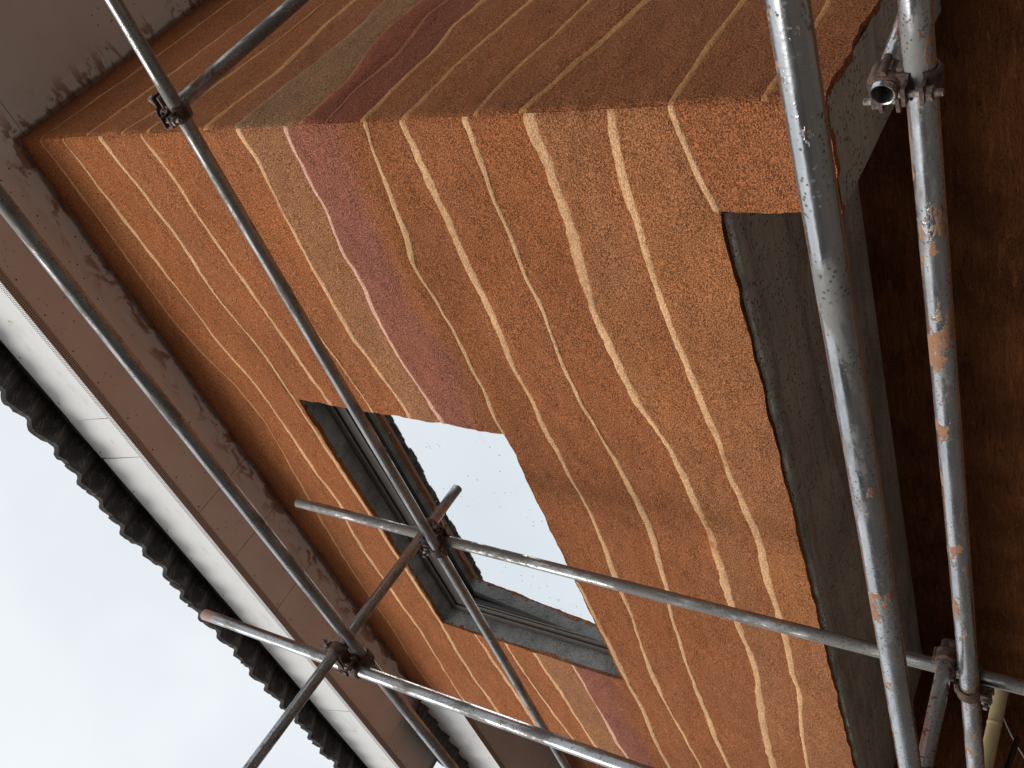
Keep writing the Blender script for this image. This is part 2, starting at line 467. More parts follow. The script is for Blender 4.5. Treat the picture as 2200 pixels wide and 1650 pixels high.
# ---- strata of the render
FRONT_SEAMS = {
 'A': [(0.015,3.925), (0.344,3.897), (0.615,3.890), (0.905,3.883), (1.163,3.826), (1.353,3.738), (1.608,3.710), (2.006,3.768), (2.371,3.813), (2.869,3.861), (3.380,3.864), (3.924,3.901), (4.243,3.861)],
 'B': [(0.014,3.774), (0.124,3.747), (0.316,3.732), (0.459,3.716), (0.645,3.687), (0.852,3.669), (1.066,3.645), (1.291,3.589), (1.484,3.575), (1.956,3.573), (2.163,3.548), (2.334,3.594), (2.504,3.617), (2.798,3.614), (3.003,3.609), (3.334,3.588), (3.694,3.619), (3.891,3.631), (4.074,3.633)],
 'C': [(0.004,3.517), (0.095,3.500), (0.279,3.462), (0.452,3.443), (0.624,3.443), (0.799,3.437), (1.012,3.387), (1.158,3.368), (1.369,3.366), (3.158,3.353), (3.443,3.377), (3.717,3.383), (3.960,3.361)],
 'D': [(0.013,3.254), (0.100,3.240), (0.204,3.225), (0.445,3.216), (0.561,3.208), (0.718,3.194), (0.913,3.168), (1.088,3.162), (1.303,3.134), (3.209,3.113), (3.401,3.105), (3.581,3.094), (3.793,3.074)],
 'D2': [(0.007,3.001), (0.230,2.999), (0.449,2.982), (0.776,2.946), (0.997,2.928), (1.150,2.904), (1.315,2.879), (3.215,2.908), (3.424,2.897), (3.539,2.888), (3.891,2.846), (4.129,2.803)],
 'E': [(0.012,2.727), (0.068,2.722), (0.118,2.706), (0.214,2.724), (0.319,2.735), (0.421,2.734), (0.496,2.740), (0.657,2.743), (0.842,2.744), (0.986,2.728), (1.122,2.704), (1.262,2.679), (1.348,2.670), (3.227,2.722), (3.480,2.691), (3.823,2.675), (4.137,2.650)],
 'F': [(0.010,2.501), (0.074,2.513), (0.146,2.507), (0.202,2.513), (0.265,2.516), (0.342,2.512), (0.415,2.527), (0.503,2.539), (0.654,2.527), (0.835,2.546), (0.975,2.540), (1.097,2.532), (1.214,2.512), (1.357,2.494), (3.283,2.480), (3.633,2.467), (3.961,2.464), (4.148,2.429)],
 'G': [(0.005,2.152), (0.098,2.173), (0.174,2.178), (0.257,2.186), (0.332,2.193), (0.433,2.208), (0.533,2.233), (0.654,2.220), (0.801,2.196), (0.957,2.194), (1.061,2.193), (1.162,2.189), (1.284,2.201), (1.357,2.191), (3.204,2.164), (3.417,2.153), (3.723,2.171), (4.039,2.161)],
 'H': [(0.021,2.004), (0.097,2.000), (0.186,1.998), (0.262,2.000), (0.352,1.994), (0.450,1.998), (0.599,1.994), (0.780,1.985), (0.887,1.989), (1.022,1.995), (1.147,1.977), (1.288,1.979), (1.433,1.962), (1.576,1.959), (1.704,1.939), (1.860,1.935), (2.123,1.944), (2.356,1.952), (2.545,1.956), (2.743,1.974), (3.006,1.984), (3.240,1.986), (3.483,1.963), (3.872,1.935)],
 'I': [(0.041,1.770), (0.104,1.771), (0.179,1.771), (0.245,1.782), (0.348,1.775), (0.442,1.775), (0.566,1.778), (0.699,1.765), (0.852,1.775), (0.990,1.772), (1.128,1.764), (1.295,1.734), (1.441,1.709), (1.580,1.694), (1.784,1.677), (1.940,1.685), (2.065,1.697), (2.182,1.704), (2.415,1.740), (2.590,1.744), (2.772,1.759), (2.917,1.761), (3.267,1.763), (3.525,1.766), (3.750,1.753)],
 'J': [(0.017,1.553), (0.091,1.556), (0.158,1.547), (0.246,1.549), (0.332,1.539), (0.434,1.549), (0.571,1.566), (0.721,1.573), (0.837,1.555), (0.958,1.547), (1.104,1.531), (1.179,1.501), (1.298,1.462), (1.462,1.440), (1.612,1.431), (1.767,1.410), (1.968,1.418), (2.075,1.420), (2.206,1.422), (2.378,1.420), (2.547,1.409), (2.739,1.412), (3.022,1.451), (3.297,1.478), (3.561,1.485)],
 'K': [(0.017,1.302), (0.108,1.317), (0.185,1.322), (0.279,1.323), (0.404,1.320), (0.522,1.324), (0.661,1.316), (0.771,1.313), (0.904,1.299), (1.086,1.285), (1.235,1.269), (1.394,1.261), (1.560,1.244), (1.709,1.224), (1.901,1.229), (2.033,1.235), (2.189,1.225), (2.370,1.225), (2.635,1.242), (2.761,1.234), (3.064,1.272), (3.451,1.300)],
 'L': [(0.006,1.135), (0.098,1.120), (0.194,1.104), (0.316,1.073)],
}
SIDE_SEAMS = {
 'B': [(0.027,3.377), (0.156,3.328), (0.519,3.240)],
 'C': [(0.043,3.225), (0.219,3.165), (0.660,3.098)],
 'D': [(0.036,2.900), (0.150,2.901), (0.397,2.859), (0.738,2.906)],
 'E': [(0.016,2.735), (0.201,2.725), (0.480,2.698), (0.640,2.683), (0.898,2.710)],
 'F': [(0.017,2.429), (0.145,2.429), (0.273,2.428), (0.534,2.501), (0.694,2.511), (0.850,2.499)],
 'F2': [(0.030,2.316), (0.199,2.337), (0.412,2.311), (0.702,2.379), (0.817,2.353)],
 'G': [(0.026,2.163), (0.216,2.160), (0.486,2.158), (0.582,2.189), (0.741,2.167)],
 'H': [(0.013,1.993), (0.161,1.991), (0.318,1.989), (0.528,1.966), (0.723,1.937)],
 'I': [(0.022,1.732), (0.157,1.736), (0.315,1.722), (0.490,1.700), (0.656,1.684)],
 'J': [(0.026,1.580), (0.152,1.547), (0.281,1.540), (0.326,1.516), (0.453,1.499), (0.609,1.476)],
 'L': [(0.023,1.134), (0.265,1.139), (0.418,1.140), (0.541,1.137)],
 'M': [(0.030,0.896), (0.348,0.877), (0.484,0.884)],
}
OCHRE, TAN, MAUVE, GOLD, DEEP = (.400, .143, .056), (.395, .172, .079), (.320, .118, .077), (.405, .162, .067), (.365, .126, .046)
PALE, PALEPINK, MUDSEAM = (.74, .43, .225), (.74, .42, .32), (.55, .26, .11)

RC = 0.022                       # rounding of the corner
ARC = RC * math.pi / 4
def wall_pos(side, u, z):
    """u = distance from the corner along the wall -> base point and outward normal"""
    u = np.asarray(u, float); z = np.asarray(z, float)
    a = np.clip((1 - u / ARC) * math.pi / 4, 0, None)
    along = np.where(u < ARC, RC - RC * np.sin(a), RC + (u - ARC))
    into = np.where(u < ARC, RC - RC * np.cos(a), 0.0)
    na, ni = np.sin(a), np.cos(a)
    if side == 'front':
        P = np.stack([XC - along, YC + into, z], -1); N = np.stack([na, -ni, 0 * z], -1)
    else:
        P = np.stack([XC - into, YC + along, z], -1); N = np.stack([ni, -na, 0 * z], -1)
    return P, N

def relief(P):
    x, y, z = P[..., 0], P[..., 1], P[..., 2]
    du = np.maximum(XC - x, y - YC)                      # worn, chipped corner
    chip = np.clip(fbm(x * 3, y * 3, z * 11, 41, 3) * 1.8 - .15, 0, 1) * np.exp(-np.clip(du, 0, None) / .018)
    return (-0.022 * chip + 0.0045 * fbm(x * 2.3, y * 2.3, z * 4.0, 3, 3) + 0.0062 * fbm(x * 11, y * 11, z * 15, 11, 3)
            )

def ragged(side, u, z):
    """uneven render edges at the openings and at the underside"""
    j = 0.006 * fbm(u * 16, z * 16, 0 * u, 51, 3)
    k = 0.006 * fbm(u * 16, z * 16, 0 * u + 7, 61, 3)
    f = lambda d: np.exp(-(d / 0.016) ** 2)
    if side == 'front':
        wz = (z > WZ0 - .02) & (z < WZ1 + .02); wu = (u > 1.374 - .02) & (u < 3.154 + .02)
        u2 = u + np.where(wz, j * (f(u - 1.374) + f(u - 3.154)), 0) + np.where(z < ZHEAD + .01, j * f(u - .311), 0)
        z2 = z + np.where(wu, k * (f(z - WZ0) + f(z - WZ1)), 0) + np.where(u > .30, k * f(z - ZHEAD), k * f(z - ZLOW))
    else:
        u2, z2 = u, z + 1.6 * k * f(z - ZLOW)
    z2 = z2 + k * 1.2 * f(z - (ZS - .004))
    return u2, z2

FRONT_SEG = [(0, .311, [(ZLOW, ZS - .004)]), (.311, 1.374, [(ZHEAD, ZS - .004)]),
             (1.374, 3.154, [(ZHEAD, WZ0), (WZ1, ZS - .004)]), (3.154, XC - XL, [(ZHEAD, ZS - .004)])]
SIDE_SEG = [(0, 4.2, [(ZLOW, ZS - .004)])]
STEP = 0.0105

def curve(pts):
    p = sorted(pts); us = np.array([a for a, b in p]); zs = np.array([b for a, b in p])
    uu = np.linspace(-.05, 4.4, 900)
    zz = np.interp(uu, us, zs)
    ker = np.hanning(27); ker /= ker.sum()
    zz = np.convolve(np.pad(zz, 13, mode='edge'), ker, mode='valid')
    return lambda u: np.interp(u, uu, zz) + 0.0035 * fbm(np.asarray(u) * 7, 0 * np.asarray(u) + zs[0] * 7, 0 * np.asarray(u), 5, 3)

def add_color(me, cols):
    at = me.color_attributes.new('Col', 'FLOAT_COLOR', 'POINT')
    c = np.ones((len(me.vertices), 4)); c[:, :3] = cols
    at.data.foreach_set('color', c.ravel())

def stratum(side, segs, top, bot, colf, parent, proud):
    """one layer of render; it falls into several pieces where an opening cuts through it"""
    raw = []
    for u0, u1, ivs in segs:
        for zlo, zhi in ivs:
            us = np.linspace(u0, u1, max(2, int(math.ceil((u1 - u0) / STEP))) + 1)
            hi = np.minimum(top(us), zhi); lo = np.maximum(bot(us), zlo)
            if (hi - lo).max() < .004: continue
            raw.append([us, lo, hi, zlo, zhi])
    pieces = []
    for us, lo, hi, zlo, zhi in raw:
        for pc_ in pieces:
            if abs(pc_['us'][-1] - us[0]) < 1e-9 and abs(pc_['lo'][-1] - lo[0]) < 1e-3 and abs(pc_['hi'][-1] - hi[0]) < 1e-3:
                pc_['us'] = np.concatenate([pc_['us'], us[1:]]); pc_['lo'] = np.concatenate([pc_['lo'], lo[1:]]); pc_['hi'] = np.concatenate([pc_['hi'], hi[1:]])
                break
        else:
            pieces.append(dict(us=us, lo=lo, hi=hi))
    for pc_ in pieces:
        us, lo, hi = pc_['us'], pc_['lo'], pc_['hi']
        n = len(us) - 1
        h = hi - lo
        ok = h > .002
        hi = np.where(ok, hi, lo)
        m = max(2, int(math.ceil(h.max() / STEP)))
        t = np.linspace(0, 1, m + 1)
        U = np.repeat(us[:, None], m + 1, 1); Z = lo[:, None] + (hi - lo)[:, None] * t[None, :]
        U2, Z2 = ragged(side, U, Z)
        P, N = wall_pos(side, U2, Z2)
        edge = np.minimum(top(us)[:, None] - Z, Z - bot(us)[:, None])
        off = proud * (1 - np.exp(-np.clip(edge, 0, None) / .02)) + relief(P)
        P = P + N * off[..., None]
        back = P - N * 0.024
        c = colf(U, Z)
        idx = np.arange((n + 1) * (m + 1)).reshape(n + 1, m + 1)
        nb = (n + 1) * (m + 1)
        q = np.stack([idx[:-1, :-1], idx[:-1, 1:], idx[1:, 1:], idx[1:, :-1]], -1)
        q = q[ok[:-1] | ok[1:]].reshape(-1, 4)
        if side == 'side': q = q[:, ::-1]
        ring = [(i, 0) for i in range(n + 1)] + [(n, j) for j in range(1, m + 1)] + [(i, m) for i in range(n - 1, -1, -1)] + [(0, j) for j in range(m - 1, 0, -1)]
        ii = np.array([i for i, j in ring]); jj = np.array([j for i, j in ring])
        L = len(ring); ri = idx[ii, jj]; a = np.arange(L)
        # the coat's thickness starts from its own row of vertices, so the border stays crisp
        V = np.concatenate([P.reshape(-1, 3), P[ii, jj], back[ii, jj]])
        C = np.concatenate([c.reshape(-1, 3), c[ii, jj], c[ii, jj]])
        bq = np.stack([nb + a, nb + (a + 1) % L, nb + L + (a + 1) % L, nb + L + a], -1)
        F = np.concatenate([q, bq if side == 'side' else bq[:, ::-1]])
        me = mesh('stratum', V.tolist(), F.tolist(), True)
        add_color(me, C)
        me.materials.append(M['stucco'])
        link(bpy.data.objects.new('stratum', me), parent)

def seam(side, segs, f, width, col, parent, seed, proud=.0036):
    V, F, C = [], [], []; base = 0
    prof = np.array([(-1.0, -2.2), (-.82, .35), (-.45, .95), (0, 1.0), (.45, .9), (.86, .55), (1.0, -2.4)])
    for u0, u1, ivs in segs:
        n = max(2, int(math.ceil((u1 - u0) / .005)))
        us = np.linspace(u0, u1, n + 1); zs = f(us)
        w = width * np.clip(1.0 + 1.0 * fbm(us * 2.3, us * 0 + seed, us * 0, 71, 3), .68, 1.45)
        ok = np.zeros(n + 1, bool)
        for zlo, zhi in ivs: ok |= (zs > zlo + .004) & (zs < zhi - .012)
        w = np.where(ok, w, 0)
        U = np.repeat(us[:, None], len(prof), 1)
        up = w * (1 + .36 * fbm(us * 14, us * 0 + seed, us * 0 + 2, 75, 3) + .13 * fbm(us * 60, us * 0 + seed, us * 0 + 4, 76, 2)); dn = w * (1 + .36 * fbm(us * 14, us * 0 + seed, us * 0 + 9, 77, 3) + .13 * fbm(us * 60, us * 0 + seed, us * 0 + 6, 78, 2))
        Z = zs[:, None] + np.where(prof[None, :, 0] > 0, up[:, None], dn[:, None]) * prof[None, :, 0]
        zmin = min(a for a, b in ivs); zmax = max(b for a, b in ivs)
        Z = np.clip(Z, zmin + .001, zmax - .001)
        P, N = wall_pos(side, U, Z)
        off = proud * prof[None, :, 1] + relief(P) * .8
        P = P + N * off[..., None]
        k = len(prof)
        idx = np.arange((n + 1) * k).reshape(n + 1, k) + base
        q = np.stack([idx[:-1, :-1], idx[:-1, 1:], idx[1:, 1:], idx[1:, :-1]], -1)[ok[:-1] & ok[1:]].reshape(-1, 4)
        if side == 'side': q = q[:, ::-1]
        V.append(P.reshape(-1, 3)); F.append(q)
        v = 1 + .16 * fbm(U * 6, Z * 20, U * 0 + seed, 81, 3)
        cov = np.clip(fbm(U * 3.4, Z * 30, U * 0 + seed, 83, 3) * 1.8 - .65 + .5 * vnoise(U * 90, Z * 90, U * 0 + seed, 84) * (np.abs(prof[None, :, 0]) > .4) + .95 * (np.abs(prof[None, :, 0]) > .8), 0, .85)
        cc = lerp(np.array(col), np.array(OCHRE) * 1.1, cov) * v[..., None]
        C.append(cc.reshape(-1, 3))
        base += (n + 1) * k
    V = np.concatenate(V); F = np.concatenate(F); C = np.concatenate(C)
    if not len(F): return None
    me = mesh('seam', V.tolist(), F.tolist(), True)
    add_color(me, C)
    me.materials.append(M['seam'])
    return link(bpy.data.objects.new('seam', me), parent)

def lerp(a, b, t):
    a, b = np.asarray(a), np.asarray(b)
    return a * (1 - t[..., None]) + b * t[..., None]

def colour_fn(cols, f_top, f_bot, seed):
    """cols: (upper colour, lower colour, where the change lies 0..1, softness)"""
    ca, cb, at, soft = cols
    def fn(U, Z):
        t, b = f_top(U), f_bot(U)
        k = (t - Z) / np.maximum(t - b, 1e-3) + .22 * fbm(U * 4, Z * 10, U * 0 + seed, 91, 3)
        w = np.clip((k - at) / soft + .5, 0, 1)
        c = lerp(ca, cb, w)
        p = 1 + .08 * fbm(U * 3.5, Z * 5.0, U * 0 + seed, 93, 4)
        q = np.clip(fbm(U * 2.0, Z * 5.0, U * 0 + seed, 97, 3) * 1.6, -1, 1)
        c = c * p[..., None]
        c = c * (1 + np.array([.03, .0, -.08])[None, None] * q[..., None])
        return c
    return fn

fs = {k: curve(v) for k, v in FRONT_SEAMS.items()}
ss = {k: curve(v) for k, v in SIDE_SEAMS.items()}
SIDE_A = curve([(0, 3.92), (.5, 3.86), (1.2, 3.84), (4, 3.85)]); SIDE_B0 = curve([(0, 3.60), (.5, 3.55), (1.2, 3.52), (4, 3.5)])
ss['A'], ss['B0'] = SIDE_A, SIDE_B0
ceil_f = lambda u: np.asarray(u) * 0 + ZS
floor_f = lambda u: np.asarray(u) * 0 + .5
one = lambda c: (c, c, .5, .5)
order = ['A', 'B', 'C', 'D', 'D2', 'E', 'F', 'G', 'H', 'I', 'J', 'K', 'L']
fcol = [one(DEEP), one(OCHRE), one(OCHRE), one(OCHRE), one(OCHRE), one(OCHRE), (TAN, TAN, .5, .5), (MAUVE, OCHRE, .70, .30),
        one(OCHRE), one(OCHRE), one(OCHRE), (GOLD, OCHRE, .75, .5), one(GOLD), one(OCHRE)]
fw = dict(A=.010, B=.012, C=.014, D=.015, D2=.013, E=.012, F=.013, G=.014, H=.014, I=.014, J=.017, K=.016, L=.015)
# the lowest seam dies out at the opening corner; beyond it the last layer is whole
tops = [ceil_f] + [fs[k] for k in order]; bots = [fs[k] for k in order] + [floor_f]
fs_L = fs['L']
low_L = lambda u: np.where(np.asarray(u) < .316, fs_L(u), 1.0)
for i in range(len(tops)):
    t = low_L if i == len(order) else tops[i]; b = low_L if i == len(order) - 1 else bots[i]
    stratum('front', FRONT_SEG, t, b, colour_fn(fcol[i], t, b, i), front_wall, .0035 + .0022 * ((i * 7) % 5 - 2) / 2)
for i, k in enumerate(order):
    segs = FRONT_SEG[:1] if k == 'L' else FRONT_SEG
    seam('front', segs, fs[k], fw[k], PALEPINK if k == 'F' else (MUDSEAM if k == 'A' else PALE), front_wall, i * 3.7)
# a short pale stub inside the mauve layer near the corner
seam('front', [(.055, .155, [(ZHEAD, ZS)])], lambda u: 2.218 - .05 * (np.asarray(u) - .05), .006, PALE, front_wall, 55)

sorder = ['A', 'B0', 'B', 'C', 'D', 'E', 'F', 'F2', 'G', 'H', 'I', 'J', 'L', 'M']
STAN, SMAUVE = (.38, .190, .088), (.34, .105, .056)
scol = [one(DEEP), one(DEEP), one(OCHRE), one(OCHRE), one(OCHRE), one(OCHRE), one(STAN), one(SMAUVE), one(SMAUVE),
        one(OCHRE), one(OCHRE), one(OCHRE), one(OCHRE), one(OCHRE), one(OCHRE)]
sw = dict(A=.010, B0=.012, B=.012, C=.013, D=.014, E=.016, F=.016, F2=.013, G=.020, H=.017, I=.017, J=.022, L=.016, M=.016)
tops = [ceil_f] + [ss[k] for k in sorder]; bots = [ss[k] for k in sorder] + [floor_f]
for i in range(len(tops)):
    stratum('side', SIDE_SEG, tops[i], bots[i], colour_fn(scol[i], tops[i], bots[i], 40 + i), side_wall, .004 + .003 * ((i * 5) % 4 - 1.5) / 1.5)
for i, k in enumerate(sorder):
    sc = (.44, .16, .085) if k in ('F', 'F2') else ((.40, .23, .13) if k == 'E' else (.60, .28, .11))
    seam('side', SIDE_SEG, ss[k], sw[k], sc, side_wall, 100 + i * 3.7, .0026)

# ---- undersides and porch
def sheet(name, P00, P10, P11, P01, nu, nv, mat, parent, amp=.004, back=None):
    """slightly uneven rectangular sheet, closed by a back face"""
    a, b, c, d = [np.array(p, float) for p in (P00, P10, P11, P01)]
    n = np.cross(b - a, d - a); n /= np.linalg.norm(n)
    V, F = [], []
    for i in range(nu + 1):
        for j in range(nv + 1):
            s_, t_ = i / nu, j / nv
            p = (a * (1 - s_) + b * s_) * (1 - t_) + (d * (1 - s_) + c * s_) * t_
            V.append(p)
    V = np.array(V)
    V = V + n[None] * (amp * fbm(V[:, 0] * 5, V[:, 1] * 5, V[:, 2] * 5, 7, 3))[:, None]
    for i in range(nu):
        for j in range(nv):
            q = i * (nv + 1) + j
            F.append((q, q + nv + 1, q + nv + 2, q + 1))
    if back is not None:
        k = len(V)
        V = np.concatenate([V, np.array([a, b, c, d]) - n[None] * back])
        F.append((k + 3, k + 2, k + 1, k))
    return obj(name, V.tolist(), F, mat, parent, True)

# concrete under the side beam (faces down) and the porch ceiling
sheet('beam_underside', (XC - .3165, YC + .012, ZLOW + .001), (XC - .3165, 7.0, ZLOW + .001), (XC - .012, 7.0, ZLOW + .001), (XC - .012, YC + .012, ZLOW + .001), 120, 12, M['concrete'], house, .003)
box_obj('beam_inner_face', [(XC - .3175, XC - .300, YC + .034, PB_Y + .2, ZLOW + .002, ZHEAD + .004)], M['concrete'], house)
pc = sheet('porch_ceiling', (XL + .1, YC + .012, ZHEAD + .001), (XL + .1, PB_Y + .05, ZHEAD + .001), (XC - .311, PB_Y + .05, ZHEAD + .001), (XC - .311, YC + .012, ZHEAD + .001), 40, 130, M['concrete'], house, .003)
# cast drip lip along the front edge of the ceiling
V, F = [], []
nx = 240
for i in range(nx + 1):
    x = XL + .16 + (XC - .33 - XL - .16) * i / nx
    e1 = .016 * float(fbm(np.array(x * 7), np.array(1.0), np.array(0.0), 33)); e2 = .02 * float(fbm(np.array(x * 5), np.array(4.0), np.array(0.0), 35))
    V += [(x, YC + .014, ZHEAD + .012), (x, YC + .016 + e1 * .2, ZHEAD - .010 + e1 * .2), (x, YC + .085 + e1, ZHEAD - .012 + e2 * .15), (x, YC + .125 + e2, ZHEAD - .003), (x, YC + .16 + e2, ZHEAD + .012)]
for i in range(nx):
    for k in range(4):
        q_ = i * 5 + k
        F.append((q_, q_ + 1, q_ + 6, q_ + 5))
obj('drip_lip', V, F, M['concrete'], house, True)
sheet('porch_back_wall', (XL - .3, PB_Y, GZ), (XC - .02, PB_Y, GZ), (XC - .02, PB_Y, ZHEAD + .03), (XL - .3, PB_Y, ZHEAD + .03), 160, 90, M['porch'], house, .009)
sheet('porch_end_wall', (-5.20, YC + .2, GZ), (-5.20, PB_Y + .02, GZ), (-5.20, PB_Y + .02, ZHEAD + .02), (-5.20, YC + .2, ZHEAD + .02), 40, 90, M['porch'], house, .007)
box_obj('corner_pier', [(XL + .02, -5.205, YC + .19, 7.0, GZ, ZHEAD + .02), (XL + .04, XC - .02, PB_Y + .02, 7.0, GZ, ZLOW - .03)], M['porch'], house)

# ---- window
FY = YG - .038
win = box_obj('window', [(WX0 + .001, WX0 + .050, FY, YG + .05, WZ0 + .001, WZ1 - .001), (WX1 - .050, WX1 - .001, FY, YG + .05, WZ0 + .001, WZ1 - .001),
                         (WX0 + .050, WX1 - .050, FY, YG + .05, WZ1 - .050, WZ1 - .0015), (WX0 + .050, WX1 - .050, FY, YG + .05, WZ0 + .0015, WZ0 + .050)], M['frame'], house, .003)
win['label'] = 'taupe metal window frame set deep in the wall'
def ring_boxes(e, wt, ws_, y0, y1):
    """rectangular ring inside the frame: wt = height of the head rail, ws_ = width of the other three"""
    return [(WX0 + e, WX0 + e + ws_, y0, y1, WZ0 + e, WZ1 - e), (WX1 - e - ws_, WX1 - e, y0, y1, WZ0 + e, WZ1 - e),
            (WX0 + e + ws_, WX1 - e - ws_, y0, y1, WZ1 - e - wt, WZ1 - e - .001), (WX0 + e + ws_, WX1 - e - ws_, y0, y1, WZ0 + e + .001, WZ0 + e + ws_)]
box_obj('sash', ring_boxes(.0525, .060, .030, YG - .026, YG + .02), M['frame'], win, .003)
box_obj('glazing_bead', ring_boxes(.083, .048, .012, YG - .017, YG + .01), M['frame'], win, .002)
box_obj('gasket', ring_boxes(.0955, .046, .008, YG - .008, YG + .008), M['gasket'], win, .001)
# the pane leans in a little at the top
V = [(x, y + d, z) for d in (0, .012) for x, y, z in ((WX0 + .07, YG - .026, WZ0 + .07), (WX1 - .07, YG - .026, WZ0 + .07), (WX1 - .07, YG + .024, WZ1 - .07), (WX0 + .07, YG + .024, WZ1 - .07))]
obj('pane', V, [(0, 1, 2, 3), (7, 6, 5, 4), (0, 4, 5, 1), (1, 5, 6, 2), (2, 6, 7, 3), (3, 7, 4, 0)], M['glass'], win)
# mortar reveal, uneven
for nm, q in (('head_reveal', ((WX0 - .01, YC + .010, WZ1 + .002), (WX0 - .01, YG + .04, WZ1 + .002), (WX1 + .01, YG + .04, WZ1 + .002), (WX1 + .01, YC + .010, WZ1 + .002))),
              ('jamb_reveal', ((WX0 - .002, YG + .04, WZ0 - .01), (WX0 - .002, YC + .010, WZ0 - .01), (WX0 - .002, YC + .010, WZ1 + .01), (WX0 - .002, YG + .04, WZ1 + .01))),
              ('jamb_reveal', ((WX1 + .002, YC + .010, WZ0 - .01), (WX1 + .002, YG + .04, WZ0 - .01), (WX1 + .002, YG + .04, WZ1 + .01), (WX1 + .002, YC + .010, WZ1 + .01))),
              ('sill_reveal', ((WX0 - .01, YG + .04, WZ0 - .002), (WX0 - .01, YC + .010, WZ0 - .002), (WX1 + .01, YC + .010, WZ0 - .002), (WX1 + .01, YG + .04, WZ0 - .002)))):
    sheet(nm, *q, 10, 60, M['mortar'], win, .006)

# ---- soffit, fascia, roof tiles
EY, EXR, EXL = 1.57, -0.60, -6.00        # eave lines: front, right-hand side, left-hand side
FT_Y, FT_Z = 1.500, 4.335                 # top of the leaning fascia
TE_Y, TE_Z = 1.353, 4.372                 # lip of the tiles
SLOPE = math.radians(21)
TW = 0.1885
TILE_L = .40
def tile_mesh(name, seed=0):
    rnd = random.Random(seed); AMP = .019 * rnd.uniform(.9, 1.1)
    cols = 12; V = []
    def prof(t):
        return AMP * math.cos(2 * math.pi * (t - .30)) + .0045 * math.cos(4 * math.pi * t + .6) + .007 * (t - .5)
    th = .017
    for r, yy in enumerate((0.0, .012, TILE_L)):
        for top_ in (1, 0):
            for i in range(cols + 1):
                t = i / cols * 1.14 - .07
                drop = .006 if (r < 2 and not top_) else 0
                V.append((t * TW, yy + (.0 if top_ else .004 * (r == 0)) + (.004 * rnd.uniform(-1, 1) if r == 0 else 0), prof(t) + (0 if top_ else -th - drop - (.004 * rnd.random() if r < 2 else 0)) + .0018 * rnd.uniform(-1, 1)))
    n = cols + 1; F = []
    g = lambda r, tp, i: (r * 2 + (0 if tp else 1)) * n + i
    for r in range(2):
        for i in range(cols):
            F.append((g(r, 1, i), g(r, 1, i + 1), g(r + 1, 1, i + 1), g(r + 1, 1, i)))
            F.append((g(r, 0, i), g(r + 1, 0, i), g(r + 1, 0, i + 1), g(r, 0, i + 1)))
        for i, o_ in ((0, 1), (cols, 0)):
            a = (g(r, 1, i), g(r + 1, 1, i), g(r + 1, 0, i), g(r, 0, i))
            F.append(a if o_ else a[::-1])
    for i in range(cols):
        F.append((g(0, 1, i), g(0, 0, i), g(0, 0, i + 1), g(0, 1, i + 1)))
        F.append((g(2, 1, i), g(2, 1, i + 1), g(2, 0, i + 1), g(2, 0, i)))
    me = mesh(name, V, F, True)
    me.materials.append(M['tile'])
    try:
        me.set_sharp_from_angle(angle=math.radians(50))
    except Exception:
        pass
    return me
TILES = [tile_mesh('roof_tile', k) for k in range(9)]

def place_tiles(parent, n, x_start, dirx, origin, rot, slope, courses=2):
    """courses of tiles up the slope; origin = lip of the first tile, rot = turn of the eave about z"""
    pb = base_of(parent)
    rz = Matrix.Rotation(rot, 4, 'Z')
    for c in range(courses):
        for i in range(n):
            o = bpy.data.objects.new('roof_tile', random.choice(TILES))
            COL.objects.link(o); o.parent = parent
            loc = Vector((x_start + i * TW * dirx, c * (TILE_L - .06) * math.cos(slope), c * ((TILE_L - .06) * math.sin(slope) + .026)))
            jr = [random.uniform(-1, 1) for _ in range(4)]
            loc.y += jr[0] * .011; loc.z += jr[1] * .004
            W = Matrix.Translation(Vector(origin)) @ rz @ Matrix.Translation(loc) @ Matrix.Rotation(slope + jr[2] * .02, 4, 'X') @ Matrix.Rotation(jr[3] * .03, 4, 'Y')
            W = Matrix.Translation(-pb) @ W
            o.matrix_basis = W

soffit = box_obj('soffit', [(EXL + .02, EXR - .02, EY + .02, YC + .05, ZS + .016, ZS + .05), (XC - .05, EXR - .02, YC + .05, 7.0, ZS + .016, ZS + .05),
                            (EXL + .02, XL + .05, YC + .05, 7.0, ZS + .016, ZS + .05)], M['bedding'], house)
gap = .0022
xs = [EXR, -3.06, -3.425, -3.90, -5.42, EXL]
for a, b in zip(xs[:-1], xs[1:]):
    jz = random.uniform(0, .0012)
    box_obj('soffit_panel', [(b + gap, a - gap, EY, YC + .035, ZS + jz, ZS + .014)], M['soffit'], soffit, .0015)
for y0, y1 in ((YC + .036, 3.3), (3.3, 5.2), (5.2, 7.0)):
    box_obj('soffit_panel', [(XC - .045, EXR, y0 + gap, y1 - gap, ZS + .0005, ZS + .014)], M['soffit'], soffit, .0015)
    box_obj('soffit_panel', [(EXL, XL + .045, y0 + gap, y1 - gap, ZS + .0005, ZS + .014)], M['soffit'], soffit, .0015)

